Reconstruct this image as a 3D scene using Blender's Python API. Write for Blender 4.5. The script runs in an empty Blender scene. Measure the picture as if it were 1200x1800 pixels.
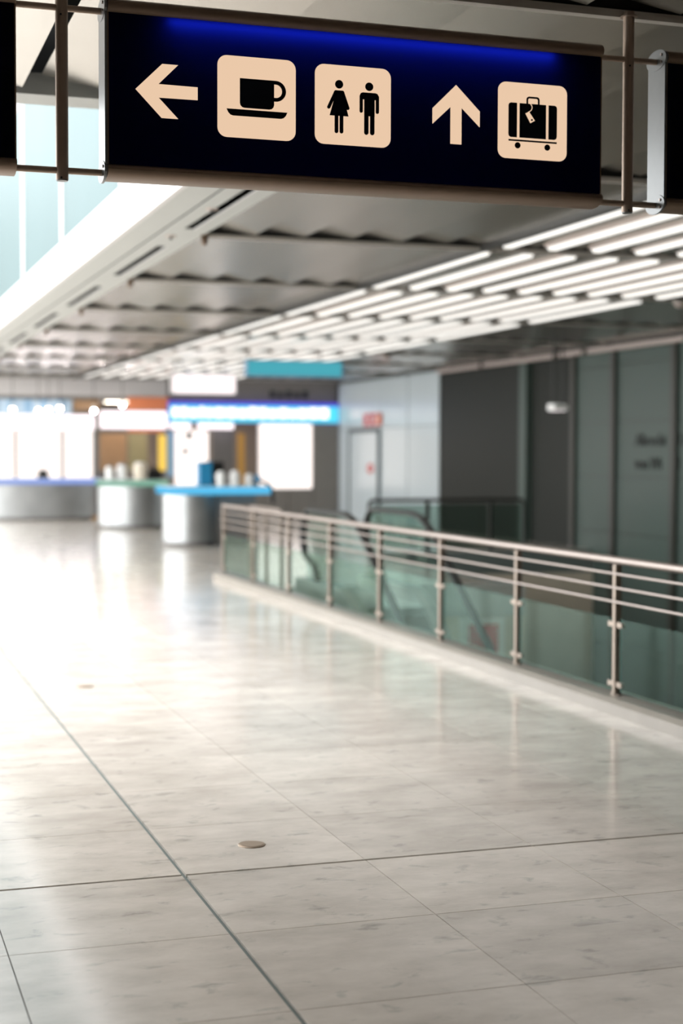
import bpy, math, random
from mathutils import Vector, Matrix

random.seed(7)
scene = bpy.context.scene
col = scene.collection

# ------------------------------------------------------------------ camera
YAW, PITCH, ROLL = math.radians(18.09), math.radians(2.177), math.radians(-0.143)
cam_data = bpy.data.cameras.new('camera')
cam = bpy.data.objects.new('camera', cam_data)
col.objects.link(cam)
fwd = Vector((math.sin(YAW) * math.cos(PITCH), math.cos(YAW) * math.cos(PITCH), -math.sin(PITCH)))
rgt = Vector((math.cos(YAW), -math.sin(YAW), 0))
dwn = fwd.cross(rgt)
r2 = rgt * math.cos(ROLL) + dwn * math.sin(ROLL)
d2 = dwn * math.cos(ROLL) - rgt * math.sin(ROLL)
m3 = Matrix((r2, -d2, -fwd)).transposed()
cam.matrix_world = Matrix.Translation((0, 0, 1.65)) @ m3.to_4x4()
cam_data.sensor_fit = 'HORIZONTAL'
cam_data.sensor_width = 24.0
cam_data.lens = 54.0
cam_data.clip_start = 0.05
cam_data.clip_end = 300
cam_data.dof.use_dof = True
cam_data.dof.focus_distance = 5.75
cam_data.dof.aperture_fstop = 1.5
scene.camera = cam

# ------------------------------------------------------------------ sky and exposure
world = bpy.data.worlds.new('world')
scene.world = world
world.use_nodes = True
bg = world.node_tree.nodes['Background']
bg.inputs['Color'].default_value = (0.97, 0.99, 1.0, 1)
bg.inputs['Strength'].default_value = 6.2
scene.view_settings.view_transform = 'Standard'
scene.view_settings.look = 'None'
scene.view_settings.gamma = 1.0
scene.view_settings.use_curve_mapping = False
scene.view_settings.exposure = 0.0
scene.cycles.use_denoising = True
scene.cycles.max_bounces = 10
scene.cycles.transparent_max_bounces = 16


# ------------------------------------------------------------------ materials
def mat(name, color, rough=0.5, metal=0.0, spec=0.5, emis=None, estr=0.0, noise=0.08, nscale=3.0, coat=0.0, bump=0.0, aniso=0.0):
    m = bpy.data.materials.new(name)
    m.use_nodes = True
    nt = m.node_tree
    b = nt.nodes['Principled BSDF']
    b.inputs['Roughness'].default_value = rough
    b.inputs['Metallic'].default_value = metal
    b.inputs['Specular IOR Level'].default_value = spec
    b.inputs['Coat Weight'].default_value = coat
    b.inputs['Coat Roughness'].default_value = 0.08
    b.inputs['Anisotropic'].default_value = aniso
    geo = nt.nodes.new('ShaderNodeNewGeometry')
    nz = nt.nodes.new('ShaderNodeTexNoise')
    nz.inputs['Scale'].default_value = nscale
    nz.inputs['Detail'].default_value = 4
    nt.links.new(geo.outputs['Position'], nz.inputs['Vector'])
    mix = nt.nodes.new('ShaderNodeMix')
    mix.data_type = 'RGBA'
    c = Vector(color)
    mix.inputs['A'].default_value = (*[max(0, x * (1 - noise)) for x in c], 1)
    mix.inputs['B'].default_value = (*[min(1, x * (1 + noise)) for x in c], 1)
    nt.links.new(nz.outputs['Fac'], mix.inputs['Factor'])
    nt.links.new(mix.outputs['Result'], b.inputs['Base Color'])
    if bump:
        bp = nt.nodes.new('ShaderNodeBump')
        bp.inputs['Strength'].default_value = bump
        nt.links.new(nz.outputs['Fac'], bp.inputs['Height'])
        nt.links.new(bp.outputs['Normal'], b.inputs['Normal'])
    if emis:
        b.inputs['Emission Color'].default_value = (*emis, 1)
        b.inputs['Emission Strength'].default_value = estr
    return m


def glow(name, color, strength):
    m = bpy.data.materials.new(name)
    m.use_nodes = True
    nt = m.node_tree
    nt.nodes.remove(nt.nodes['Principled BSDF'])
    e = nt.nodes.new('ShaderNodeEmission')
    e.inputs['Color'].default_value = (*color, 1)
    e.inputs['Strength'].default_value = strength
    nt.links.new(e.outputs[0], nt.nodes['Material Output'].inputs[0])
    return m


def thin_glass(name, tint, refl=0.06, rough=0.02):
    m = bpy.data.materials.new(name)
    m.use_nodes = True
    nt = m.node_tree
    nt.nodes.remove(nt.nodes['Principled BSDF'])
    tr = nt.nodes.new('ShaderNodeBsdfTransparent')
    tr.inputs['Color'].default_value = (*tint, 1)
    gl = nt.nodes.new('ShaderNodeBsdfGlossy')
    gl.inputs['Roughness'].default_value = rough
    gl.inputs['Color'].default_value = (0.34, 0.47, 0.42, 1)
    fr = nt.nodes.new('ShaderNodeFresnel')
    fr.inputs['IOR'].default_value = 1.29
    ad = nt.nodes.new('ShaderNodeMath')
    ad.operation = 'ADD'
    ad.use_clamp = True
    ad.inputs[1].default_value = refl
    mx = nt.nodes.new('ShaderNodeMixShader')
    ge = nt.nodes.new('ShaderNodeNewGeometry')
    inv = nt.nodes.new('ShaderNodeMath')
    inv.operation = 'SUBTRACT'
    inv.inputs[0].default_value = 1.0
    nt.links.new(ge.outputs['Backfacing'], inv.inputs[1])
    ml = nt.nodes.new('ShaderNodeMath')
    ml.operation = 'MULTIPLY'
    nt.links.new(fr.outputs[0], ad.inputs[0])
    nt.links.new(ad.outputs[0], ml.inputs[0])
    nt.links.new(inv.outputs[0], ml.inputs[1])
    nt.links.new(ml.outputs[0], mx.inputs[0])
    nt.links.new(tr.outputs[0], mx.inputs[1])
    nt.links.new(gl.outputs[0], mx.inputs[2])
    nt.links.new(mx.outputs[0], nt.nodes['Material Output'].inputs[0])
    return m


def tile_material():
    m = bpy.data.materials.new('polished_limestone')
    m.use_nodes = True
    nt = m.node_tree
    N, L = nt.nodes, nt.links
    b = N['Principled BSDF']
    geo = N.new('ShaderNodeNewGeometry')
    inf = N.new('ShaderNodeObjectInfo')
    mp = N.new('ShaderNodeMapping')
    mp.inputs['Scale'].default_value = (1.0, 1.7, 1.0)
    L.new(geo.outputs['Position'], mp.inputs['Vector'])
    n1 = N.new('ShaderNodeTexNoise')
    n1.inputs['Scale'].default_value = 2.2
    n1.inputs['Detail'].default_value = 8
    n1.inputs['Roughness'].default_value = 0.65
    n2 = N.new('ShaderNodeTexNoise')
    n2.inputs['Scale'].default_value = 7.0
    n2.inputs['Detail'].default_value = 6
    n2.inputs['Roughness'].default_value = 0.6
    n2.inputs['Distortion'].default_value = 0.5
    for n in (n1, n2):
        L.new(mp.outputs[0], n.inputs['Vector'])
    r1 = N.new('ShaderNodeValToRGB')
    r1.color_ramp.elements[0].position = 0.33
    r1.color_ramp.elements[0].color = (0.55, 0.495, 0.435, 1)
    r1.color_ramp.elements[1].position = 0.66
    r1.color_ramp.elements[1].color = (0.74, 0.675, 0.605, 1)
    L.new(n1.outputs['Fac'], r1.inputs['Fac'])
    r2_ = N.new('ShaderNodeValToRGB')
    r2_.color_ramp.elements[0].position = 0.27
    r2_.color_ramp.elements[0].color = (0.42, 0.46, 0.46, 1)
    r2_.color_ramp.elements[1].position = 0.42
    r2_.color_ramp.elements[1].color = (1, 1, 1, 1)
    L.new(n2.outputs['Fac'], r2_.inputs['Fac'])
    mul = N.new('ShaderNodeMix')
    mul.data_type = 'RGBA'
    mul.blend_type = 'MULTIPLY'
    mul.inputs['Factor'].default_value = 0.6
    L.new(r1.outputs['Color'], mul.inputs['A'])
    L.new(r2_.outputs['Color'], mul.inputs['B'])
    rnd = N.new('ShaderNodeMapRange')
    rnd.inputs['To Min'].default_value = 0.9
    rnd.inputs['To Max'].default_value = 1.06
    L.new(inf.outputs['Random'], rnd.inputs['Value'])
    mu2 = N.new('ShaderNodeVectorMath')
    mu2.operation = 'SCALE'
    L.new(mul.outputs['Result'], mu2.inputs[0])
    L.new(rnd.outputs[0], mu2.inputs['Scale'])
    L.new(mu2.outputs[0], b.inputs['Base Color'])
    rr = N.new('ShaderNodeMapRange')
    rr.inputs['To Min'].default_value = 0.09
    rr.inputs['To Max'].default_value = 0.18
    L.new(n1.outputs['Fac'], rr.inputs['Value'])
    L.new(rr.outputs[0], b.inputs['Roughness'])
    b.inputs['Specular IOR Level'].default_value = 0.8
    bp = N.new('ShaderNodeBump')
    bp.inputs['Strength'].default_value = 0.008
    L.new(n2.outputs['Fac'], bp.inputs['Height'])
    L.new(bp.outputs[0], b.inputs['Normal'])
    return m


def panel_translucent():
    m = bpy.data.materials.new('blue_translucent_panel')
    m.use_nodes = True
    nt = m.node_tree
    N, L = nt.nodes, nt.links
    b = N['Principled BSDF']
    b.inputs['Base Color'].default_value = (0.002, 0.004, 0.010, 1)
    b.inputs['Roughness'].default_value = 0.45
    b.inputs['Specular IOR Level'].default_value = 0.15
    t = N.new('ShaderNodeBsdfTranslucent')
    t.inputs['Color'].default_value = (0.004, 0.012, 0.30, 1)
    mx = N.new('ShaderNodeMixShader')
    mx.inputs[0].default_value = 0.6
    L.new(b.outputs[0], mx.inputs[1])
    L.new(t.outputs[0], mx.inputs[2])
    L.new(mx.outputs[0], N['Material Output'].inputs[0])
    return m


M = {}
M['tile'] = tile_material()
M['grout'] = mat('dark_grout', (0.16, 0.19, 0.18), 0.8)
M['slab'] = mat('slab_edge_white', (0.55, 0.56, 0.54), 0.5)
M['slat'] = mat('ceiling_slat_paint', (0.42, 0.40, 0.365), 0.25, 0.86, 0.5, noise=0.04)
M['margin'] = mat('ceiling_margin_paint', (0.40, 0.415, 0.40), 0.5, noise=0.03)
M['plenum'] = mat('black_plenum', (0.012, 0.012, 0.011), 0.9)
M['bar'] = mat('crossbar_paint', (0.50, 0.47, 0.43), 0.4, 0.2)
M['white'] = mat('white_fascia_paint', (0.56, 0.545, 0.54), 0.5, noise=0.02)
M['brown_alu'] = mat('bronze_aluminium', (0.20, 0.14, 0.10), 0.42, 0.55, noise=0.12, nscale=14)
M['pole'] = mat('bronze_pole', (0.36, 0.275, 0.215), 0.4, 0.6, noise=0.08, nscale=20)
M['alu'] = mat('brushed_aluminium', (0.17, 0.175, 0.175), 0.35, 0.7, noise=0.06, nscale=30)
M['panel'] = panel_translucent()
M['black'] = mat('matt_black', (0.008, 0.008, 0.008), 0.7)
M['cream'] = glow('backlit_cream', (0.83, 0.585, 0.40), 1.0)
M['navy'] = mat('navy_film', (0.002, 0.004, 0.010), 0.5, 0, 0.15)
M['tube_blue'] = glow('sign_lamp', (0.55, 0.65, 1.0), 9.0)
M['steel'] = mat('stainless_rail', (0.30, 0.255, 0.23), 0.34, 0.8, noise=0.05, nscale=12)
M['post'] = mat('stainless_post', (0.27, 0.22, 0.18), 0.36, 0.75, noise=0.05, nscale=12)
M['curb'] = mat('pale_curb_stone', (0.25, 0.225, 0.195), 0.3, noise=0.12, nscale=4)
M['glass'] = thin_glass('green_glass', (0.86, 0.95, 0.92), 0.0)
M['glass_edge'] = mat('glass_edge_teal', (0.03, 0.16, 0.15), 0.15)
M['glass_clear'] = thin_glass('clear_glass', (0.90, 0.97, 0.96), 0.03)
M['frost'] = mat('frosted_pane', (0.07, 0.115, 0.12), 0.5, 0, 0.1, noise=0.14, nscale=0.45)
M['rubber'] = mat('black_rubber', (0.012, 0.014, 0.014), 0.45)
M['esc_side'] = mat('escalator_cladding', (0.42, 0.42, 0.41), 0.28, 0.85, noise=0.06)
M['step'] = mat('grey_step', (0.12, 0.12, 0.12), 0.5, 0.5)
M['wall_dark'] = mat('dark_wall_panel', (0.020, 0.023, 0.019), 0.5, 0.0, 0.15, noise=0.06, nscale=0.8)
M['wall_panel'] = mat('grey_green_panel', (0.072, 0.10, 0.087), 0.42, 0.0, 0.3, noise=0.05, nscale=0.8)
M['pilaster'] = mat('dark_pilaster', (0.045, 0.045, 0.037), 0.45)
M['wall_light'] = mat('pale_blue_grey_wall', (0.58, 0.65, 0.67), 0.22, noise=0.03, nscale=0.7)
M['joint'] = mat('dark_joint', (0.12, 0.145, 0.15), 0.6)
M['back'] = mat('back_wall_paint', (0.30, 0.25, 0.20), 0.7)
M['cream_wall'] = mat('cream_lower_wall', (0.72, 0.64, 0.52), 0.5)
M['red'] = mat('red_enamel', (0.55, 0.035, 0.03), 0.4)
M['orange'] = mat('orange_enamel', (0.85, 0.28, 0.13), 0.4)
M['white_p'] = mat('white_plastic', (0.8, 0.8, 0.78), 0.4)
M['tube'] = glow('fluorescent_diffuser', (1.0, 0.97, 0.91), 1.4)
M['added_lower_lamp'] = glow('added_lower_level_lamp', (1.0, 0.90, 0.76), 16.0)
M['added_shop_lamp'] = glow('added_shop_ceiling_lamp', (1.0, 0.88, 0.74), 14.0)
M['letters'] = mat('dark_letters', (0.02, 0.024, 0.022), 0.5)
M['track'] = mat('beige_track', (0.50, 0.42, 0.38), 0.4, 0.3)
M['dark_steel'] = mat('dark_steel', (0.05, 0.05, 0.047), 0.4, 0.6)
M['glass_dark'] = thin_glass('smoked_glass', (0.62, 0.70, 0.66), 0.05)
M['steel_drum'] = mat('stainless_drum', (0.42, 0.43, 0.43), 0.42, 0.85, noise=0.25, nscale=2.5)
M['ctop'] = mat('counter_top', (0.65, 0.70, 0.72), 0.3)
M['edge_blue'] = glow('counter_edge_blue', (0.11, 0.55, 0.90), 1.0)
M['edge_violet'] = glow('counter_edge_violet_blue', (0.32, 0.45, 0.95), 0.9)
M['edge_green'] = glow('counter_edge_green', (0.28, 0.56, 0.42), 0.8)
M['fascia_glow'] = glow('white_lightbox', (1.0, 0.89, 0.93), 1.9)
M['panel_glow'] = glow('warm_panel_glow', (1.0, 0.90, 0.85), 1.6)
M['blue_sign'] = glow('blue_sign_face', (0.10, 0.72, 0.92), 1.15)
M['blue_edge'] = glow('violet_sign_edge', (0.12, 0.10, 0.85), 1.0)
M['sign_white'] = glow('white_sign_letters', (1.0, 0.92, 0.98), 2.0)
M['teal'] = glow('teal_lightbox', (0.10, 0.55, 0.66), 0.75)
M['box_glow'] = glow('ceiling_lightbox', (1.0, 0.90, 0.90), 1.4)
M['spot'] = glow('spot_lamp', (1.0, 0.92, 0.90), 45.0)
M['grey'] = mat('grey_shop_pier', (0.23, 0.21, 0.19), 0.5)
M['grey_mid'] = mat('mid_grey', (0.16, 0.15, 0.14), 0.5)
M['brown'] = mat('brown_panel', (0.36, 0.22, 0.12), 0.5)
M['olive'] = mat('olive_panel', (0.28, 0.25, 0.14), 0.5)
M['yellow'] = glow('yellow_strip_light', (1.0, 0.66, 0.12), 1.1)
M['amber'] = mat('amber_panel', (0.62, 0.34, 0.08), 0.5)
M['blue_pl'] = mat('blue_plastic', (0.02, 0.22, 0.42), 0.35)
M['steel_blue'] = mat('steel_blue_panel', (0.22, 0.38, 0.55), 0.4)
M['pale_blue'] = mat('pale_blue_bulkhead', (0.42, 0.55, 0.66), 0.5)
M['metal_disc'] = mat('floor_cover_bronze', (0.34, 0.26, 0.19), 0.4, 0.6)
M['lower'] = mat('lower_floor_stone', (0.45, 0.44, 0.41), 0.3)


# ------------------------------------------------------------------ mesh helpers
class MB:
    def __init__(self):
        self.v, self.f, self.mi = [], [], []

    def add(self, vs, fs, mi=0):
        o = len(self.v)
        self.v += [tuple(p) for p in vs]
        self.f += [tuple(i + o for i in f) for f in fs]
        self.mi += [mi] * len(fs)
        return self

    def box(self, x0, x1, y0, y1, z0, z1, mi=0):
        vs = [(x, y, z) for z in (z0, z1) for y in (y0, y1) for x in (x0, x1)]
        return self.add(vs, [(0, 2, 3, 1), (4, 5, 7, 6), (0, 1, 5, 4), (2, 6, 7, 3), (0, 4, 6, 2), (1, 3, 7, 5)], mi)

    def prism(self, pts, axis, a0, a1, mi=0):
        # pts in the plane normal to axis: X -> (y,z), Y -> (x,z), Z -> (x,y)
        def P(p, a):
            return {'X': (a, p[0], p[1]), 'Y': (p[0], a, p[1]), 'Z': (p[0], p[1], a)}[axis]
        n = len(pts)
        vs = [P(p, a0) for p in pts] + [P(p, a1) for p in pts]
        fs = [tuple(range(n)), tuple(range(2 * n - 1, n - 1, -1))]
        fs += [(i, i + n, (i + 1) % n + n, (i + 1) % n) for i in range(n)]
        return self.add(vs, fs, mi)

    def tube(self, pts, r, n=12, ry=None, cap=True, mi=0):
        pts = [Vector(p) for p in pts]
        ry = ry or r
        rings, vs = len(pts), []
        up0 = None
        for i, p in enumerate(pts):
            t = (pts[min(i + 1, rings - 1)] - pts[max(i - 1, 0)]).normalized()
            if up0 is None:
                up0 = Vector((0, 0, 1)) if abs(t.z) < 0.9 else Vector((1, 0, 0))
            a = up0 - t * up0.dot(t)
            if a.length < 1e-5:
                a = Vector((0, 1, 0)) - t * t.y
            a.normalize()
            up0 = a
            b = t.cross(a)
            for k in range(n):
                an = 2 * math.pi * k / n
                vs.append(p + a * math.cos(an) * r + b * math.sin(an) * ry)
        fs = []
        for i in range(rings - 1):
            for k in range(n):
                q = (k + 1) % n
                fs.append((i * n + k, i * n + q, (i + 1) * n + q, (i + 1) * n + k))
        if cap:
            fs.append(tuple(range(n - 1, -1, -1)))
            fs.append(tuple((rings - 1) * n + k for k in range(n)))
        return self.add(vs, fs, mi)

    def lathe(self, prof, cx, cy, n=28, sx=1.0, sy=1.0, mi=0):
        vs, fs = [], []
        for r, z in prof:
            for k in range(n):
                a = 2 * math.pi * k / n
                vs.append((cx + r * sx * math.cos(a), cy + r * sy * math.sin(a), z))
        for i in range(len(prof) - 1):
            for k in range(n):
                q = (k + 1) % n
                fs.append((i * n + k, i * n + q, (i + 1) * n + q, (i + 1) * n + k))
        fs.append(tuple(range(n - 1, -1, -1)))
        fs.append(tuple((len(prof) - 1) * n + k for k in range(n)))
        return self.add(vs, fs, mi)

    def build(self, name, material, parent=None, smooth=False):
        me = bpy.data.meshes.new(name)
        me.from_pydata(self.v, [], self.f)
        mats = material if isinstance(material, (list, tuple)) else [material]
        for m in mats:
            me.materials.append(M[m] if isinstance(m, str) else m)
        me.polygons.foreach_set('material_index', self.mi)
        me.update()
        import bmesh
        bm = bmesh.new()
        bm.from_mesh(me)
        bmesh.ops.recalc_face_normals(bm, faces=bm.faces)
        bm.to_mesh(me)
        bm.free()
        if smooth:
            me.polygons.foreach_set('use_smooth', [True] * len(me.polygons))
            try:
                me.set_sharp_from_angle(angle=math.radians(35))
            except Exception:
                pass
        o = bpy.data.objects.new(name, me)
        col.objects.link(o)
        if parent is not None:
            o.parent = parent
            o.matrix_parent_inverse = world_of(parent).inverted()
        return o


def world_of(o):
    mw = Matrix.LocRotScale(o.location, o.rotation_euler, o.scale)
    if o.parent:
        return world_of(o.parent) @ o.matrix_parent_inverse @ mw
    return mw


def tag(o, label, cat, group=None):
    o['label'] = label
    o['category'] = cat
    if group:
        o['group'] = group
    return o


def struct(o):
    o['kind'] = 'structure'
    return o


def thing(name, label, cat, loc=(0, 0, 0), group=None):
    o = bpy.data.objects.new(name, None)
    o.empty_display_size = 0.1
    o.location = loc
    col.objects.link(o)
    return tag(o, label, cat, group)


def place(src, name, parent, loc):
    o = src.copy()
    o.name = name
    o.matrix_parent_inverse = Matrix.Identity(4)
    col.objects.link(o)
    o.parent = parent
    o.matrix_parent_inverse = world_of(parent).inverted()
    o.location = loc
    return o


def rrect(x0, x1, z0, z1, r, n=6):
    pts = []
    for cx, cz, a0 in ((x1 - r, z1 - r, 0), (x0 + r, z1 - r, 90), (x0 + r, z0 + r, 180), (x1 - r, z0 + r, 270)):
        for k in range(n + 1):
            a = math.radians(a0 + 90 * k / n)
            pts.append((cx + r * math.cos(a), cz + r * math.sin(a)))
    return pts


def circle(cx, cz, r, n=20):
    return [(cx + r * math.cos(2 * math.pi * k / n), cz + r * math.sin(2 * math.pi * k / n)) for k in range(n)]


def capsule(x0, z0, x1, z1, r, n=8):
    a = math.atan2(z1 - z0, x1 - x0)
    pts = []
    for k in range(n + 1):
        t = a - math.pi / 2 + math.pi * k / n
        pts.append((x1 + r * math.cos(t), z1 + r * math.sin(t)))
    for k in range(n + 1):
        t = a + math.pi / 2 + math.pi * k / n
        pts.append((x0 + r * math.cos(t), z0 + r * math.sin(t)))
    return pts


# ================================================================== STRUCTURE
XW = 12.5          # right wall
XR = 4.62          # outer edge of the well curb
YS = 38.4          # shop fronts
ZC = 3.5           # ceiling
YO = 5.0           # where the side glazing begins; closed before it to limit daylight
XN = -6.9          # left edge of the ceiling over the near hall

# ---- floor slab (grout bed) with the escalator well left open, and its tiles
fl = MB()
fl.box(-7, XR + 0.02, -8, 46, -0.4, -0.012)
fl.box(XR + 0.02, XW, -8, 3.0, -0.4, -0.012)
fl.box(XR + 0.02, 5.05, 17.9, 46, -0.4, -0.012)
fl.box(5.05, 8.3, 17.9, 46, -0.4, -0.012)
fl.box(8.3, XW, 24.05, 46, -0.4, -0.012)
floor = struct(fl.build('floor', 'grout'))

PX, PY, GAP = 0.7475, 0.765, 0.004
tile_src = None
field = MB()


def tile_x(i):
    return 1.268 + i * PX + 0.009 * math.floor(i / 8 + 1e-6)


def tile_y(j):
    return 5.850 + j * PY + 0.009 * math.floor(j / 8 + 1e-6)


n_tiles = 0
for j in range(-18, 53):
    y0 = tile_y(j) + (0.009 if j % 8 == 0 else 0.0025)
    y1 = y0 + PY - (0.0165 if j % 8 == 0 else GAP) + (0.0065 if j % 8 == 0 else 0)
    for i in range(-11, 15):
        x0 = tile_x(i) + (0.009 if i % 8 == 0 else 0.0025)
        x1 = x0 + PX - (0.010 if i % 8 == 0 else GAP)
        if x1 > XR + 0.02 and (y0 < 17.95 or (x1 > 8.35 and y0 < 24.05)):
            if x0 > XR or y0 > 3 or True:
                if y1 > 3.0 and (x0 < XR - 0.02) and y0 < 17.95:
                    x1 = XR
                elif y1 <= 3.0:
                    pass
                elif y0 < 17.95 or x0 > 7.6:
                    continue
        if x0 < -7 or x1 > XW:
            continue
        cx, cy = (x0 + x1) / 2, (y0 + y1) / 2
        ratio = cx / max(cy, 0.1)
        if 3.4 < cy < 23 and 0.03 < ratio < 0.66 and n_tiles < 300:
            w, d = x1 - x0, y1 - y0
            key = 'tile_%.3f_%.3f' % (w, d)
            if tile_src is None:
                tile_src = {}
            if key not in tile_src:
                b = MB().box(-w / 2, w / 2, -d / 2, d / 2, -0.012, 0)
                o = b.build('floor_tile', 'tile', floor)
                o.location = (cx, cy, 0)
                tile_src[key] = o
            else:
                place(tile_src[key], 'floor_tile', floor, (cx, cy, 0))
            n_tiles += 1
        else:
            field.box(x0, x1, y0, y1, -0.012, 0)
fo = field.build('floor_tile_field', 'tile', floor)
fo['kind'] = 'stuff'

# ---- lower level seen down the well
struct(MB().box(1.0, XW, 2.0, 28, -4.8, -4.6).build('floor_lower', 'lower'))
struct(MB().box(4.9, 8.3, 17.9, 18.05, -4.6, -0.4).build('wall_lower_landing', 'cream_wall'))
struct(MB().box(8.3, XW, 24.05, 24.2, -4.6, -0.4).build('wall_lower_far', 'cream_wall'))
struct(MB().box(8.15, 8.3, 18.05, 24.05, -4.6, -0.4).build('wall_lower_side', 'cream_wall'))
struct(MB().box(1.0, XW, 1.8, 2.0, -4.6, -0.4).build('wall_lower_near', 'slab'))
struct(MB().box(0.8, 1.0, 2.0, 28, -4.6, -0.4).build('wall_lower_left', 'slab'))

# ---- right wall
wr = struct(MB().box(XW, XW + 0.3, -8, 46, -4.8, 3.9).build('wall_right', 'pilaster'))
# pale cladding with door, far end
for y0, y1 in ((31.28, 33.2), (33.24, 35.08), (37.44, 38.38)):
    for z0, z1 in ((0.0, 2.27), (2.285, 3.46)):
        MB().box(XW - 0.05, XW, y0, y1 - 0.012, z0, z1).build('wall_panel', 'wall_light', wr)
MB().box(XW - 0.05, XW, 35.09, 37.42, 2.285, 3.46).build('wall_panel', 'wall_light', wr)
# smooth dark cladding
for z0, z1 in ((-4.6, -2.2), (-2.19, -0.02), (0.0, 3.40)):
    MB().box(XW - 0.04, XW, 26.95, 31.26, z0, z1).build('wall_panel', 'wall_dark', wr)
MB().box(XW - 0.14, XW, 26.62, 26.93, -4.6, 3.42).build('pilaster', 'wall_panel', wr)
MB().box(XW - 0.03, XW, 24.95, 26.6, -4.6, 3.40).build('wall_panel', 'wall_dark', wr)
# grey-green panels between pilasters
pil = [24.78, 23.29, 21.30, 19.30, 17.30, 15.30, 13.30, 11.30, 9.30]
zs = [-4.6, -3.48, -2.53, -1.58, -0.63, 0.32, 1.27, 2.20, 3.15, 3.42]
for k, y in enumerate(pil):
    MB().box(XW - 0.10, XW, y - 0.075, y + 0.075, -4.6, 3.42).build('pilaster', 'pilaster', wr)
    if k < len(pil) - 1:
        ya, yb = pil[k + 1] + 0.075, y - 0.075
        for a, b in zip(zs[:-1], zs[1:]):
            MB().box(XW - 0.035, XW, ya, yb, a + 0.008, b - 0.008).build('wall_panel', 'wall_panel', wr)

# door in the pale wall
door = struct(MB().box(XW - 0.09, XW - 0.045, 35.2, 37.3, 0.0, 2.17).build('door_1', 'wall_light'))
fr = MB()
fr.box(XW - 0.11, XW - 0.02, 35.08, 35.19, 0, 2.26).box(XW - 0.11, XW - 0.02, 37.31, 37.42, 0, 2.26).box(XW - 0.11, XW - 0.02, 35.19, 37.31, 2.18, 2.26)
fr.build('door_frame', 'joint', door)
MB().tube([(XW - 0.09, 37.15, 1.02), (XW - 0.15, 37.15, 1.02), (XW - 0.15, 36.98, 1.02)], 0.012, 8).build('door_handle', 'steel', door)

# ---- far wall, back wall, shopfront bulkhead
struct(MB().box(-7, XW, 46, 46.3, 0, 9).build('wall_far', 'back'))
struct(MB().box(-7, XW + 0.3, -8.3, -8, 0, 3.9).build('wall_back_light_block', 'back'))  # unseen wall put in behind the camera to keep out even daylight

bk = struct(MB().box(3.0, XW - 0.05, YS + 0.12, YS + 0.30, 2.98, 3.86).build('wall_shopfront', 'grey'))
for x0, x1, z0, z1, m in ((3.0, 5.5, 2.62, 2.97, 'pale_blue'), (5.55, 6.18, 2.72, 2.97, 'brown'), (6.9, 7.95, 2.74, 3.06, 'orange')):
    MB().box(x0, x1, YS + 0.02, YS + 0.12, z0, z1).build('bulkhead_panel', m, bk)
MB().box(3.0, 7.9, YS + 0.06, YS + 0.12, 3.07, 3.5).build('bulkhead_panel', 'white', bk)
for k in range(6):
    MB().box(3.15 + k * 0.4, 3.3 + k * 0.4, YS - 0.02, YS + 0.02, 2.64, 2.95).build('bulkhead_rib', 'steel_blue', bk)

# ---- ceiling: dark plenum, tilted slats, crossbars
ce = MB()
ce.box(2.30, XW + 0.3, 8.1, 46, 3.86, 4.0)
ce.box(XN, XW + 0.3, -8, 8.1, 3.86, 4.0)
ceil = struct(ce.build('ceiling', 'plenum'))
ROWS = [12.85 + 3.5 * (k - 4) for k in range(1, 12)]      # 2.35, 5.85, 9.35, 12.85, ...
SP, SL = 0.44, 3.40
X0S = 2.96


def slat_mesh(mb, x, y0, y1, z=ZC, SP=SP):
    pts = [(x, z + 0.078), (x + 0.015, z + 0.093), (x + SP - 0.004, z + 0.022), (x + SP - 0.004, z + 0.008)]
    mb.prism(pts, 'Y', y0, y1)


one = MB()
slat_mesh(one, 0, -SL / 2, SL / 2, 0)
slat_src = None
sfield = MB()
n_slat = 0
for r in [-4.65, -1.15] + ROWS:
    y0, y1 = r + 0.05, r + 3.45
    cy = (y0 + y1) / 2
    i0 = -22 if r < 5.0 else (-4 if r < 9 else 0)
    for i in range(-22, 22):
        x = X0S + i * SP
        if x + SP > XW - 0.02 or x < XN + 0.02:
            continue
        if r > 5.0 and i < 0 and not (r < 6 and True):
            continue
        ya, yb = y0, y1
        if 5.0 < r < 6 and i < 0:
            yb = 8.0
            if i < -1:                      # wider open joint over the sign gantry
                x = 0.997 + (i + 4) * SP if i >= -4 else 0.905 + (i + 4) * SP
        cx = x + SP / 2
        full = (yb - ya) > 3.3
        ratio = cx / max(cy, 0.1)
        vis = full and cy > 5.0 and 0.05 < ratio < 0.66
        if vis and n_slat < 298:
            if slat_src is None:
                slat_src = one.build('ceiling_slat', 'slat', ceil)
                slat_src.location = (x, cy, ZC)
            else:
                sl = place(slat_src, 'ceiling_slat', ceil, (x, cy, ZC))
                sl.rotation_euler.y = random.uniform(-0.045, 0.012)
            n_slat += 1
        elif not full and ratio > 0.0:
            q = MB()
            slat_mesh(q, x, ya, yb, ZC, 0.643 if i == -2 else SP)
            q.build('ceiling_slat', 'slat', ceil)
        else:
            slat_mesh(sfield, x, ya, yb)
sfield.build('ceiling_slat_field', 'slat', ceil)['kind'] = 'stuff'

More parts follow.
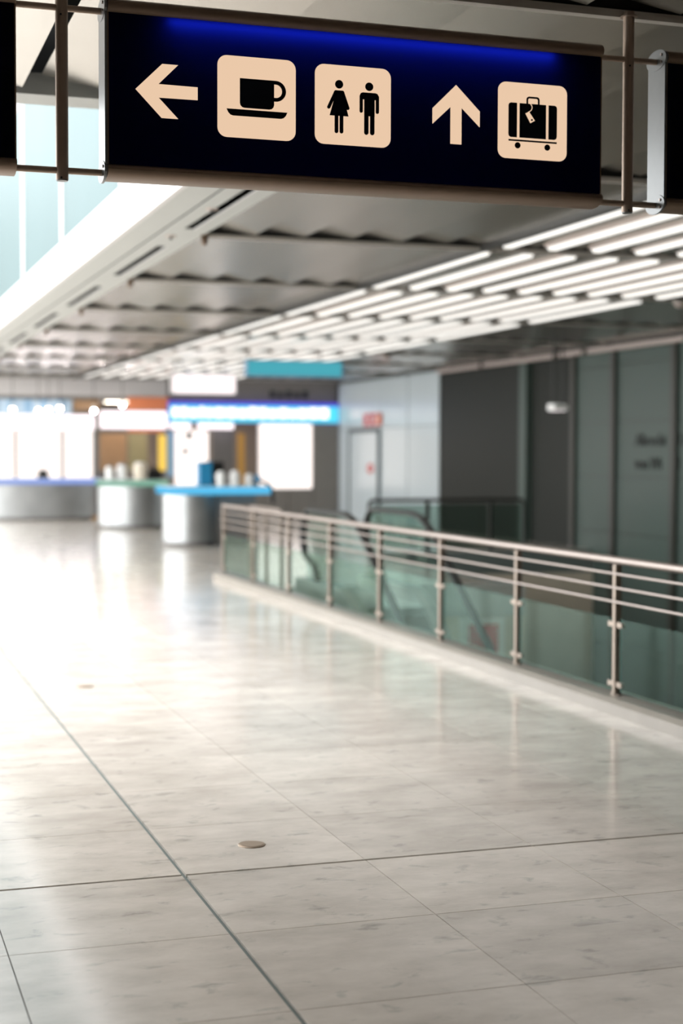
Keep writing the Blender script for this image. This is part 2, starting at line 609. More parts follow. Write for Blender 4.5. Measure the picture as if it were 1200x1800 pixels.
for r in [-4.65, -1.15] + ROWS:
    xa = XN + 0.02 if r < 8 else X0S - 0.02
    MB().box(xa, XW - 0.05, r - 0.022, r + 0.022, ZC - 0.02, ZC + 0.012).build('crossbar', 'bar', ceil)
    MB().box(xa, XW - 0.05, r - 0.004, r + 0.05, ZC + 0.013, ZC + 0.35).build('gap_shade_plate', 'plenum', ceil)  # black plate put in so the wedge gaps read as dark
    if r > 8:
        b = MB().box(X0S - 0.03, X0S + 0.03, r - 0.04, r - 0.022, ZC - 0.055, ZC + 0.09)
        b.tube([(X0S, r - 0.03, ZC - 0.05), (X0S, r - 0.03, ZC - 0.085)], 0.025, 10)
        b.build('bracket', 'brown_alu', ceil)

# flat margin along the atrium edge, with seam and slot diffusers
for k, r in enumerate([9.35 - 3.5] + ROWS[2:]):
    ya = max(r, 8.2) + 0.001
    MB().box(2.30, 2.558, ya, r + 3.498, ZC, ZC + 0.005).build('margin_panel', 'margin', ceil)
    sa, sb = r + 0.78, r + 3.18
    mp_ = MB()
    mp_.box(2.578, 2.72, ya, r + 3.498, ZC, ZC + 0.005)
    mp_.box(2.80, 2.955, ya, r + 3.498, ZC, ZC + 0.005)
    if sb > ya:
        if sa > ya:
            mp_.box(2.72, 2.80, ya, sa, ZC, ZC + 0.005)
        mp_.box(2.72, 2.80, sb, r + 3.498, ZC, ZC + 0.005)
    mp_.build('margin_panel', 'margin', ceil)
    if r > 6:
        MB().box(2.80, 2.808, sa, sb, ZC - 0.006, ZC).build('slot_diffuser_rim', 'white', ceil)
# long trim beam between slats and lamp field
MB().box(5.50, 5.53, 8.1, 38.3, ZC - 0.03, ZC + 0.03).build('edge_beam', 'dark_steel', ceil)
MB().box(5.555, 5.575, 8.1, 38.3, ZC - 0.02, ZC + 0.02).build('edge_beam', 'dark_steel', ceil)

# white fascia of the slab edge above, and near cross beam
struct(MB().box(2.262, 2.31, 8.15, 46, ZC - 0.005, 3.885).build('trim_1', 'white'))
struct(MB().box(XN, 2.262, 8.06, 8.30, ZC - 0.01, ZC + 0.10).build('trim_2', 'margin'))
struct(MB().box(XN, 2.262, 8.2, 8.30, ZC + 0.10, 4.0).build('trim_3', 'plenum'))  # coloured black to stand for the dark gap above the beam
struct(MB().box(XN - 0.06, XN, -8, 8.30, ZC - 0.01, 4.0).build('trim_7', 'white'))

# upper glazing over the fascia
w1 = struct(MB().box(2.32, 2.42, 8.15, 46, 3.87, 3.95).build('window_1', 'white'))
MY = [8.2] + [9.30 + 3.62 * k for k in range(11)]
for a, b in zip(MY[:-1], MY[1:]):
    for z0, z1 in ((3.886, 6.2), (6.26, 8.6)):
        MB().box(2.275, 2.30, a + 0.06, b - 0.06, z0, z1).build('window_pane', 'frost', w1)
    MB().box(2.262, 2.34, b - 0.06, b + 0.06, 3.9, 8.7).build('window_mullion', 'white', w1)
MB().box(2.265, 2.33, 8.15, 46, 6.2, 6.26).build('window_transom', 'white', w1)
struct(MB().box(2.3, 2.6, 8.15, 46, 8.6, 9.0).build('trim_4', 'white'))

# glazed left facade of the atrium
struct(MB().box(-7.3, -7.0, -8.3, YO, -0.4, 9.0).build('wall_left_light_block', 'back'))  # unseen opaque wall, added to hold back daylight near the camera

w2 = struct(MB().box(-7.1, -6.95, YO, 46, -0.4, 0.15).build('window_2', 'alu'))
for k in range(15):
    y = YO + k * 3
    MB().box(-7.08, -6.96, y - 0.05, y + 0.05, 0.15, 9.0).build('window_mullion', 'alu', w2)
for z in (2.9, 5.9, 8.95):
    MB().box(-7.06, -6.98, YO, 46, z - 0.04, z + 0.04).build('window_transom', 'alu', w2)

# ---- curb round the well
cu = MB()
cu.prism([(4.62, 0), (4.62, 0.075), (4.66, 0.10), (4.86, 0.10), (4.88, 0.085), (4.88, -0.35), (4.845, -0.35), (4.845, 0)], 'Y', 3.0, 19.55)
struct(cu.build('trim_5', 'curb'))
struct(MB().box(4.64, 4.86, 3.0, 19.55, -0.40, 0.0).box(4.86, 8.3, 17.86, 17.9, -0.40, 0.0).build('trim_6', 'slab'))

# ================================================================== OBJECTS
# unseen lamps added under the slab to brighten the lower level
for k, y in enumerate((6.0, 10.5, 15.0)):
    t = thing('added_panel_light', 'added square fill light under the slab, brightening the lower level, %s from the camera' % ('first', 'second', 'third')[k], 'ceiling light', (3.0, y, -0.42))
    MB().box(2.1, 3.9, y - 0.9, y + 0.9, -0.45, -0.401).build('housing', 'white_p', t)
    MB().box(2.15, 3.85, y - 0.85, y + 0.85, -0.47, -0.45).build('diffuser', M['added_lower_lamp'], t)

# ---- hanging direction signs
SY = 5.75


def sign(name, label, x0, x1, lamp=True):
    t = thing(name, label, 'sign', (x0, SY, 2.68))
    # rounded top and bottom rails
    def rail(z0, z1, hy, nm):
        pts = []
        for k in range(13):
            a = math.pi * k / 12
            pts.append((SY + 0.065 - hy * math.cos(a) if False else SY + 0.065 + hy * math.cos(a), (z0 + z1) / 2 + (z1 - z0) / 2 * math.sin(a)))
        for k in range(1, 12):
            a = math.pi + math.pi * k / 12
            pts.append((SY + 0.065 + hy * math.cos(a), (z0 + z1) / 2 + (z1 - z0) / 2 * math.sin(a)))
        return MB().prism(pts, 'X', x0 + 0.006, x1).build(nm, 'brown_alu', t, True)
    rail(3.272, 3.348, 0.085, 'top_rail')
    rail(2.674, 2.738, 0.085, 'bottom_rail')
    bx = MB()
    bx.box(x0 + 0.012, x1 - 0.006, SY + 0.128, SY + 0.132, 2.72, 3.285)
    bx.build('back_panel', 'black', t)
    bx = MB()
    bx.box(x0 + 0.006, x0 + 0.012, SY + 0.0, SY + 0.13, 2.72, 3.285)
    bx.build('side_frame', 'brown_alu', t)
    bx = MB()
    bx.box(x1 - 0.006, x1, SY + 0.0, SY + 0.13, 2.72, 3.285)
    bx.build('side_frame', 'brown_alu', t)
    # front face: one translucent sheet
    MB().add([(x0 + 0.012, SY, 2.72), (x1 - 0.006, SY, 2.72), (x1 - 0.006, SY, 3.29), (x0 + 0.012, SY, 3.29)], [(0, 1, 2, 3)]).build('sign_panel', 'panel', t)
    if lamp:
        MB().tube([(x0 + 0.24, SY + 0.028, 3.276), (x1 - 0.22, SY + 0.028, 3.276)], 0.008, 8).build('inner_lamp', 'tube_blue', t)
    # silver end cap: plate with round lobes
    ec = MB()
    ec.box(x0 - 0.004, x0 + 0.006, SY - 0.005, SY + 0.135, 2.70, 3.31)
    for z, r in ((3.31, 0.082), (2.706, 0.078)):
        pts = [(SY + 0.065 + r * math.cos(2 * math.pi * k / 24), z + r * 0.52 * math.sin(2 * math.pi * k / 24)) for k in range(24)]
        ec.prism(pts, 'X', x0 - 0.0065, x0 + 0.0035)
    e = ec.build('end_cap', 'alu', t)
    for z in (3.325, 3.295, 2.72, 2.69):
        MB().tube([(x0 - 0.011, SY + 0.02, z), (x0 - 0.0065, SY + 0.02, z)], 0.006, 8).build('screw', 'steel', e)
    return t


main = sign('direction_sign', 'dark blue hanging sign with cup, toilet and luggage pictograms and arrows', 0.953, 3.003)
sign('direction_sign', 'dark sign panel hanging at the left edge, left of the pictogram sign', -1.42, 0.626, False)
sign('direction_sign', 'dark sign panel with silver end cap at the right edge, beyond the right pole', 3.297, 5.35, False)

FY0, FY1 = SY - 0.004, SY - 0.0005     # plates proud of the sheet
DY0, DY1 = SY - 0.0065, SY - 0.004


def flat(name, pts, y0, y1, m, parent):
    return MB().prism(pts, 'Y', y0, y1).build(name, m, parent)


flat('arrow_left', [(1.064, 3.010), (1.165, 3.110), (1.226, 3.110), (1.151, 3.034), (1.301, 3.033), (1.301, 2.985), (1.151, 2.984), (1.226, 2.909), (1.163, 2.909)], FY0, FY1, 'cream', main)
flat('arrow_up', [(2.354, 3.122), (2.457, 3.024), (2.457, 2.962), (2.378, 3.034), (2.378, 2.888), (2.331, 2.888), (2.331, 3.034), (2.254, 2.962), (2.254, 3.024)], FY0, FY1, 'cream', main)
p1 = flat('pictogram_plate', rrect(1.378, 1.687, 2.855, 3.163, 0.036), FY0, FY1, 'cream', main)
p2 = flat('pictogram_plate', rrect(1.765, 2.077, 2.854, 3.161, 0.036), FY0, FY1, 'cream', main)
p3 = flat('pictogram_plate', rrect(2.537, 2.843, 2.847, 3.152, 0.034), FY0, FY1, 'cream', main)
# cup and saucer
cup = MB()
body = [(1.465, 3.080), (1.600, 3.080)] + [(1.582 + 0.018 * math.cos(math.radians(a)), 2.987 + 0.018 * math.sin(math.radians(a))) for a in (0, -30, -60, -90)] + \
       [(1.483 + 0.018 * math.cos(math.radians(a)), 2.987 + 0.018 * math.sin(math.radians(a))) for a in (-90, -120, -150, -180)]
cup.prism(body, 'Y', DY0, DY1)
hc = (1.607, 3.0405)
ring = [(hc[0] + 0.0405 * math.cos(math.radians(a)), hc[1] + 0.0395 * math.sin(math.radians(a))) for a in range(90, -91, -12)]
ringi = [(hc[0] + 0.025 * math.cos(math.radians(a)), hc[1] + 0.0255 * math.sin(math.radians(a))) for a in range(-90, 91, 12)]
cup.prism([(1.598, hc[1] + 0.0395)] + ring + [(1.598, hc[1] - 0.0395), (1.598, hc[1] - 0.0255)] + ringi + [(1.598, hc[1] + 0.0255)], 'Y', DY0, DY1)
cup.build('cup_symbol', 'navy', p1)
flat('saucer_symbol', [(1.413, 2.962), (1.653, 2.962), (1.647, 2.949), (1.638, 2.940), (1.628, 2.937), (1.438, 2.937), (1.428, 2.940), (1.419, 2.949)], DY0, DY1, 'navy', p1)
# woman
wm = MB()
wm.prism(circle(1.8625, 3.0868, 0.0165), 'Y', DY0, DY1)
wm.prism([(1.846, 3.063), (1.879, 3.063), (1.884, 3.058), (1.882, 3.032), (1.901, 2.965), (1.824, 2.965), (1.843, 3.032), (1.841, 3.058)], 'Y', DY0, DY1)
wm.prism(capsule(1.848, 3.055, 1.8205, 2.9965, 0.0066), 'Y', DY0, DY1)
wm.prism(capsule(1.877, 3.055, 1.8985, 2.9965, 0.0066), 'Y', DY0, DY1)
wm.prism(capsule(1.8520, 2.97, 1.8520, 2.905, 0.0075), 'Y', DY0, DY1)
wm.prism(capsule(1.8725, 2.97, 1.8725, 2.905, 0.0075), 'Y', DY0, DY1)
wm.build('woman_symbol', 'navy', p2)
mn = MB()
mn.prism(circle(1.9865, 3.0865, 0.0165), 'Y', DY0, DY1)
mn.prism([(1.960, 3.063), (2.013, 3.063), (2.021, 3.060), (2.027, 3.050), (2.027, 3.036), (2.009, 3.036), (2.009, 2.972), (1.966, 2.972), (1.966, 3.036), (1.947, 3.036), (1.947, 3.050), (1.952, 3.060)], 'Y', DY0, DY1)
mn.prism(capsule(1.9535, 3.045, 1.9535, 2.990, 0.0066), 'Y', DY0, DY1)
mn.prism(capsule(2.0205, 3.045, 2.0205, 2.990, 0.0066), 'Y', DY0, DY1)
mn.prism(capsule(1.9750, 2.98, 1.9750, 2.908, 0.0090), 'Y', DY0, DY1)
mn.prism(capsule(1.9995, 2.98, 1.9995, 2.908, 0.0090), 'Y', DY0, DY1)
mn.build('man_symbol', 'navy', p2)
# suitcase on trolley
sc_ = MB()
sc_.prism([(2.619, 3.070), (2.592, 3.070), (2.585, 3.067), (2.582, 3.060), (2.582, 2.944), (2.585, 2.936), (2.592, 2.932), (2.619, 2.932)], 'Y', DY0, DY1)
sc_.prism([(2.631, 3.070), (2.748, 3.070), (2.748, 2.932), (2.631, 2.932)], 'Y', DY0, DY1)
sc_.prism([(2.760, 3.070), (2.787, 3.070), (2.794, 3.067), (2.797, 3.060), (2.797, 2.944), (2.794, 2.936), (2.787, 2.932), (2.760, 2.932)], 'Y', DY0, DY1)
ho = rrect(2.661, 2.719, 3.03, 3.099, 0.012)
hi = rrect(2.668, 2.712, 3.03, 3.092, 0.007)
hand = [(2.661, 3.068)] + [p for p in ho if p[1] > 3.068][::-1] + [(2.719, 3.068), (2.712, 3.068)] + [p for p in hi if p[1] > 3.068] + [(2.668, 3.068)]
sc_.prism(hand, 'Y', DY0, DY1)
sc_.prism([(2.583, 2.923), (2.797, 2.923), (2.797, 2.9165), (2.583, 2.9165)], 'Y', DY0, DY1)
sc_.prism(circle(2.623, 2.900, 0.0125), 'Y', DY0, DY1)
sc_.prism(circle(2.755, 2.899, 0.0125), 'Y', DY0, DY1)
sc_.build('suitcase_symbol', 'navy', p3)
tg = MB()
tg.prism([(2.6555, 3.030), (2.6715, 3.038), (2.698, 3.003), (2.678, 2.992)], 'Y', SY - 0.008, SY - 0.0066)
arc = [(2.668 + 0.0185 * math.cos(math.radians(a)), 3.0555 + 0.019 * math.sin(math.radians(a))) for a in range(75, -61, -15)]
arci = [(2.668 + 0.0155 * math.cos(math.radians(a)), 3.0555 + 0.016 * math.sin(math.radians(a))) for a in range(-60, 76, 15)]
tg.prism(arc + [(2.6700, 3.034), (2.6665, 3.036)] + arci, 'Y', SY - 0.008, SY - 0.0066)
tg.build('luggage_tag_symbol', 'cream', p3)
flat('tag_hole', circle(2.684, 3.005, 0.0042, 12), SY - 0.009, SY - 0.0081, 'navy', p3)


def hanger(x, label, left, right):
    t = thing('hanger_pole', label, 'pole', (x, SY + 0.065, 2.665))
    MB().tube([(x, SY + 0.065, 2.668), (x, SY + 0.065, 3.50)], 0.0235, 20).build('pole', 'pole', t, True)
    MB().tube([(x, SY + 0.065, 2.664), (x, SY + 0.065, 2.668)], 0.0215, 20).build('end_plug', 'alu', t)
    MB().tube([(x, SY + 0.065, 3.478), (x, SY + 0.065, 3.483)], 0.036, 20).build('ceiling_flange', 'pole', t)
    for z in (3.303, 2.703):
        for a, b in ((left, x - 0.02), (x + 0.02, right)):
            MB().tube([(a, SY + 0.065, z), (b, SY + 0.065, z)], 0.0125, 12).build('connector_rod', 'pole', t, True)
        MB().tube([(x - 0.006, SY + 0.039, z - 0.03), (x - 0.006, SY + 0.046, z - 0.03)], 0.004, 8).build('set_screw', 'black', t)
    return t


hanger(0.800, 'bronze metal hanger pole left of the pictogram sign', 0.626, 0.949)
hanger(3.160, 'bronze metal hanger pole right of the pictogram sign', 3.003, 3.293)

# ---- fluorescent ceiling lights
ORD = ['first', 'second', 'third', 'fourth', 'fifth', 'sixth', 'seventh', 'eighth', 'ninth']
lp_h = lp_d = None
for bi, r in enumerate(ROWS[2:10]):
    for i in range(9):
        x = 5.66 + i * SP
        cy = r + 1.75
        t = thing('fluorescent_light', 'fluorescent ceiling light, %s from left in the %s lamp row from the camera' % (ORD[i], ORD[bi]), 'ceiling light', (x, cy, ZC), 'fluorescent lights in the ceiling slats')
        if lp_h is None:
            h = MB()
            h.prism([(-0.072, 0.03), (-0.06, 0.05), (0.06, 0.05), (0.072, 0.03), (0.072, 0.005), (-0.072, 0.005)], 'Y', -1.52, 1.52)
            d = MB()
            d.prism([(-0.052, 0.004), (0.052, 0.004), (0.036, -0.024), (-0.036, -0.024)], 'Y', -1.5, 1.5)
            lp_h = h.build('housing', 'track', None)
            lp_d = d.build('diffuser', 'tube', None)
            for o in (lp_h, lp_d):
                o.parent = t
        else:
            for s in (lp_h, lp_d):
                c = s.copy()
                col.objects.link(c)
                c.parent = t

# small ceiling fittings on the crossbars at the right end of the lamp field, and detectors
for k, (x, r, lab) in enumerate(((9.62, 16.35, 'small beige ceiling detector right of the lamp field, larger one near the right edge'),
                                 (9.62, 26.85, 'small beige ceiling detector far right of the lamp field above the dark wall'))):
    t = thing('smoke_detector', lab, 'detector', (x, r, ZC - 0.02))
    MB().lathe([(0.02, ZC - 0.02), (0.085, ZC - 0.02), (0.085, ZC - 0.05), (0.05, ZC - 0.085), (0.01, ZC - 0.09)], x, r, 16).build('detector_body', 'track', t, True)
    MB().lathe([(0.095, ZC - 0.02), (0.095, ZC - 0.03), (0.09, ZC - 0.032)], x, r, 16).build('detector_base', 'bar', t, True)
for y, lab in ((11.44, 'tiny round ceiling fitting on the flat margin, nearer the sign'), (12.96, 'tiny round ceiling fitting on the flat margin, level with the first crossbar')):
    t = thing('sprinkler_head', lab, 'sprinkler', (2.70, y, ZC))
    MB().lathe([(0.05, ZC), (0.05, ZC - 0.006), (0.03, ZC - 0.010)], 2.70, y, 16).build('rosette', 'track', t)
    MB().lathe([(0.012, ZC - 0.010), (0.012, ZC - 0.03), (0.02, ZC - 0.032)], 2.70, y, 12).build('nozzle', 'dark_steel', t)

# ---- balustrade along the well
rl = thing('balustrade', 'long stainless steel balustrade with glass panels beside the escalator well', 'railing', (4.75, 11.0, 0.10))
posts = [19.45 - 1.518 * k for k in range(0, 11)]
post_src = None
for y in posts:
    p = MB()
    p.prism(rrect(4.725, 4.775, y - 0.020, y + 0.020, 0.009, 3), 'Z', 0.10, 0.94)
    p.box(4.735, 4.765, y - 0.05, y + 0.05, 0.100, 0.108)
    pp = p.build('post', 'post', rl)
    MB().tube([(4.75, y, 0.925), (4.75, y, 0.95)], 0.012, 8).build('rail_saddle', 'steel', pp)
MB().tube([(4.75, posts[-1] - 0.8, 0.968), (4.75, posts[0] + 0.05, 0.968)], 0.026, 16).build('top_rail', 'steel', rl, True)
for z in (0.885, 0.795, 0.705):
    MB().tube([(4.715, posts[-1] - 0.8, z), (4.715, posts[0] + 0.03, z)], 0.0085, 8).build('infill_rod', 'steel', rl, True)
for a, b in zip(posts[1:], posts[:-1]):
    g = MB()
    y0, y1, x0, x1, z0, z1 = a + 0.06, b - 0.06, 4.74, 4.752, 0.125, 0.592
    vs = [(x, y, z) for z in (z0, z1) for y in (y0, y1) for x in (x0, x1)]
    g.add(vs, [(0, 4, 6, 2), (1, 3, 7, 5), (0, 2, 3, 1), (4, 5, 7, 6), (0, 1, 5, 4), (2, 6, 7, 3)], 0)
    g.mi[2:] = [1] * 4
    gp = g.build('glass_panel', ['glass', 'glass_edge'], rl)
    for y in (y0 + 0.0, y1 - 0.0):
        s = -1 if y == y0 else 1
        for z in (0.17, 0.555):
            MB().box(4.734, 4.758, min(y - s * 0.03, y + s * 0.045), max(y - s * 0.03, y + s * 0.045), z - 0.016, z + 0.016).build('glass_clamp', 'post', gp)

# short inner return railing at the far end of the well
r2_ = thing('balustrade', 'short stainless return railing beside the escalator landing, behind the long balustrade', 'railing', (5.1, 18.7, 0.0))
for x, y in ((5.10, 19.45), (5.10, 18.65), (5.10, 17.95)):
    MB().box(x - 0.02, x + 0.02, y - 0.02, y + 0.02, 0, 0.94).build('post', 'post', r2_)
MB().tube([(4.78, 19.45, 0.96), (5.10, 19.45, 0.96), (5.10, 17.95, 0.96)], 0.022, 12).build('top_rail', 'steel', r2_, True)
for z in (0.86, 0.76, 0.66, 0.56, 0.46):
    MB().tube([(4.78, 19.45, z), (5.10, 19.45, z), (5.10, 17.95, z)], 0.008, 8).build('infill_rod', 'steel', r2_)

# ---- dark framed railing across the far end of the void
dk = thing('balustrade', 'dark steel framed railing with smoked glass in front of the dark wall', 'railing', (9.75, 24.1, 0))
pth = [(8.36, 24.12, 0.0), (8.36, 24.12, 0.80), (8.38, 24.12, 0.85), (8.44, 24.12, 0.87), (11.08, 24.12, 0.87), (11.15, 24.12, 0.85), (11.18, 24.12, 0.78), (11.18, 24.12, 0.0)]
MB().tube(pth, 0.032, 10).build('frame', 'dark_steel', dk, True)
for x in (9.4, 10.55):
    MB().box(x - 0.03, x + 0.03, 24.09, 24.15, 0, 0.84).build('post', 'dark_steel', dk)
for a, b in ((8.41, 9.36), (9.44, 10.51), (10.59, 11.13)):
    MB().box(a, b, 24.112, 24.124, 0.06, 0.80).build('glass_panel', 'glass_dark', dk)

# ---- escalator
SLP = 0.68
YT, YE, YB = 15.70, 17.62, 9.0


def ez(y):
    if y >= YT + 0.35:
        return 0.0
    if y <= YT - 0.35:
        return -SLP * (YT - y)
    t = (YT + 0.35 - y) / 0.7
    return -SLP * 0.35 * t * t


es = thing('escalator', 'escalator with black handrails and glass sides going down behind the balustrade', 'escalator', (5.67, 15.0, -0.1))
ys = [YB + 0.25 * k for k in range(int((YE - YB) / 0.25) + 1)]
EX = (5.27, 6.07)
for x in EX:
    up = [(x, y, ez(y) + 0.985) for y in ys if y < YE - 0.3]
    arcp = [(x, YE - 0.30 + 0.30 * math.sin(a), 0.685 + 0.30 * math.cos(a)) for a in [math.pi * k / 12 for k in range(13)]]
    dn = [(x, YE - 0.5, 0.33), (x, YE - 0.62, 0.15)]
    MB().tube(up + arcp + dn, 0.032, 10, 0.045).build('handrail', 'rubber', es, True)
    # glass sides in panels
    cuts = [YB, 10.6, 12.2, 13.8, 15.45, 17.45]
    for a, b in zip(cuts[:-1], cuts[1:]):
        yy = [a + 0.01 + (b - a - 0.02) * k / 6 for k in range(7)]
        top = [(y, ez(y) + 0.955) for y in yy]
        bot = [(y, ez(y) + 0.16) for y in yy][::-1]
        MB().prism(top + bot, 'X', x - 0.006, x + 0.006).build('glass_panel', 'glass_clear', es)
    yy = [YB + (YE - YB) * k / 40 for k in range(41)]
    s = MB()
    s.prism([(y, ez(y) + 0.17) for y in yy] + [(y, ez(y) - (0.75 if y < 17.7 else 0.02)) for y in yy if y < 17.8][::-1], 'X', x - 0.10, x + 0.07)
    s.build('side_cladding', 'esc_side', es)
n = 0
y = YT - 0.3
while y > YB + 0.3:
    z = ez(y) - 0.03
    MB().box(5.35, 5.99, y - 0.32, y, z - 0.21, z).build('step', 'step', es)
    y -= 0.32
MB().box(5.35, 5.99, YT - 0.28, 17.88, -0.10, 0.0).build('comb_plate', 'esc_side', es)

# poster on the wall under the landing
po = thing('wall_poster', 'red and white poster on the cream wall below the landing, seen through the glass', 'poster', (7.7, 17.88, -1.0))
MB().box(7.4, 8.0, 17.80, 17.86, -1.0, -0.42).build('poster_board', 'white_p', po)
MB().box(7.5, 7.9, 17.79, 17.80, -0.92, -0.5).build('poster_print', 'red', po)

# ---- signs and fittings on the right wall
fs = thing('fire_sign', 'small red and orange sign board above the door in the pale wall', 'sign', (XW - 0.07, 35.6, 2.34))
MB().box(XW - 0.10, XW - 0.055, 34.98, 36.22, 2.33, 2.64).build('sign_board', 'red', fs)
for y in (35.25, 35.72):
    MB().box(XW - 0.108, XW - 0.10, y - 0.03, y + 0.10, 2.40, 2.58).build('pictogram', 'white_p', fs)
MB().box(XW - 0.108, XW - 0.10, 34.98, 35.20, 2.36, 2.61).build('orange_field', 'orange', fs)
rd = thing('round_sign', 'round red disc sign on the door in the pale wall', 'sign', (XW - 0.1, 35.7, 1.2))
ds = MB().prism([(35.7 + 0.24 * math.cos(2 * math.pi * k / 24), 1.29 + 0.13 * math.sin(2 * math.pi * k / 24)) for k in range(24)], 'X', XW - 0.10, XW - 0.088)
ds.build('disc', 'red', rd)
MB().box(XW - 0.104, XW - 0.10, 35.6, 35.8, 1.27, 1.31).build('disc_bar', 'white_p', rd)


def text_mesh(body, size, name, material, parent, x, ystart, zbase, extr=0.02):
    cu_ = bpy.data.curves.new('tmp', 'FONT')
    cu_.body = body
    cu_.size = size
    cu_.extrude = extr / 2
    to = bpy.data.objects.new('tmp', cu_)
    col.objects.link(to)
    dg = bpy.context.evaluated_depsgraph_get()
    me = bpy.data.meshes.new_from_object(to.evaluated_get(dg))
    bpy.data.objects.remove(to)
    bpy.data.curves.remove(cu_)
    # local x -> world -Y, local y -> world Z, local z -> world -X
    mx = Matrix(((0, 0, -1, x), (-1, 0, 0, ystart), (0, 1, 0, zbase), (0, 0, 0, 1)))
    me.transform(mx)
    me.name = name
    me.materials.clear()
    me.materials.append(M[material])
    o = bpy.data.objects.new(name, me)
    col.objects.link(o)
    o.parent = parent
    o.matrix_parent_inverse = world_of(parent).inverted()
    return o


tl = thing('wall_lettering', 'dark two-line lettering on the grey-green wall panels at the right', 'lettering', (XW - 0.05, 22.0, 1.40))
for body, y, z in (('Albrecht', 22.58, 1.79), ('D', 21.20, 1.79), ('von Wi', 22.58, 1.41), ('l', 21.20, 1.41)):
    text_mesh(body, 0.285, 'letters', 'letters', tl, XW - 0.045, y, z)

tr = thing('lamp_track', 'beige lamp track in separate lengths along the top of the dark wall', 'lamp track', (XW - 0.2, 26, 3.36))
for a, b in ((17.4, 20.5), (20.7, 23.9), (24.1, 25.0), (25.25, 28.4), (28.6, 30.9)):
    MB().box(XW - 0.26, XW - 0.16, a, b, 3.38, 3.46).build('track_length', 'track', tr)
MB().box(XW - 0.24, XW - 0.18, 17.3, 31.0, 3.46, 3.50).build('track_rail', 'dark_steel', tr)

hl = thing('hanging_lamp', 'small white box lamp hanging on two rods before the dark column', 'lamp', (10.3, 21.0, 2.36))
MB().box(10.20, 10.42, 20.95, 21.20, 2.31, 2.41).build('lamp_body', 'white_p', hl)
MB().box(10.22, 10.40, 20.97, 21.18, 2.302, 2.31).build('lamp_diffuser', 'box_glow', hl)
for x in (10.23, 10.39):
    MB().tube([(x, 21.07, 2.41), (x, 21.07, 3.51)], 0.012, 8).build('rod', 'dark_steel', hl)

# ---- suspended light boxes beyond the lamp field
tb = thing('light_box', 'teal glowing light box under the ceiling above the blue shop sign', 'light box', (7.6, 26.0, 3.0))
MB().box(6.72, 8.48, 25.9, 26.02, 2.99, 3.28).build('box_frame', 'steel_blue', tb)
MB().box(6.75, 8.45, 25.885, 25.9, 3.01, 3.26).build('light_face', 'teal', tb)
for x in (6.78, 8.08):
    MB().tube([(x, 25.96, 3.28), (x, 25.96, 3.50)], 0.01, 8).build('rod', 'dark_steel', tb)
wb = thing('light_box', 'white glowing light box under the ceiling left of the teal one', 'light box', (6.9, 30.0, 2.82))
MB().box(6.24, 7.57, 29.95, 30.08, 2.82, 3.22).build('box_frame', 'white', wb)
MB().prism(rrect(6.27, 7.54, 2.84, 3.20, 0.06), 'Y', 29.935, 29.95).build('light_face', 'box_glow', wb)
for x in (6.32, 7.20):
    MB().tube([(x, 30.0, 3.22), (x, 30.0, 3.50)], 0.01, 8).build('rod', 'dark_steel', wb)

# ---- shops: lit fascias
f1 = thing('shop_fascia', 'glowing white shop fascia over the leftmost counter', 'shop sign', (4.5, YS, 2.22))
MB().box(3.0, 6.07, YS, YS + 0.14, 2.21, 2.61).build('fascia_box', 'white', f1)
MB().prism(rrect(3.02, 6.05, 2.23, 2.59, 0.04), 'Y', YS - 0.02, YS).build('light_face', 'fascia_glow', f1)
f2 = thing('shop_fascia', 'glowing white shop fascia over the middle counter with green edge', 'shop sign', (7.0, YS, 2.25))
MB().box(6.19, 7.90, YS, YS + 0.14, 2.25, 2.71).build('fascia_box', 'white', f2)
MB().prism(rrect(6.2, 7.89, 2.27, 2.70, 0.05), 'Y', YS - 0.02, YS).build('light_face', 'fascia_glow', f2)
MB().box(6.9, 7.8, YS - 0.01, YS + 0.05, 2.17, 2.25).build('lower_strip', 'orange', f2)
f3 = thing('shop_sign', 'long glowing blue shop sign with white lettering beside the pale wall', 'shop sign', (10.2, YS, 2.44))
MB().box(7.92, 12.44, YS - 0.05, YS + 0.12, 2.44, 2.96).build('sign_box', 'blue_edge', f3)
MB().prism(rrect(7.94, 12.43, 2.45, 2.87, 0.03), 'Y', YS - 0.065, YS - 0.05).build('sign_face', 'blue_sign', f3)
xx = 8.0
rg = random.Random(3)
while xx < 12.15:
    w = rg.uniform(0.14, 0.30)
    if not (8.72 < xx < 8.82 or 9.22 < xx < 9.34):
        hgt = rg.uniform(0.22, 0.28)
        MB().prism(rrect(xx, min(xx + w, 12.28), 2.56, 2.56 + hgt, 0.05), 'Y', YS - 0.085, YS - 0.065).build('letter', 'sign_white', f3)
    xx += w + 0.03
for k in range(5):
    MB().box(10.62 + k * 0.22, 10.76 + k * 0.22, YS + 0.10, YS + 0.12, 3.09, 3.09 + (0.14 if k % 2 else 0.18)).build('letter', 'letters', bk)
f4 = thing('light_strip', 'white glowing strip below the blue shop sign, at its left end', 'light box', (8.8, YS, 2.26))
for a, b in ((7.98, 8.50), (8.70, 9.62)):
    MB().box(a, b, YS - 0.02, YS + 0.10, 2.27, 2.42).build('strip_face', 'fascia_glow', f4)

# shop interiors
si = struct(MB().box(3.0, 12.45, 41.6, 41.75, 0, 3.0).build('wall_shop_back', 'back'))
struct(MB().box(3.0, 12.45, YS + 0.3, 41.6, 2.98, 3.05).build('ceiling_shop', 'white'))


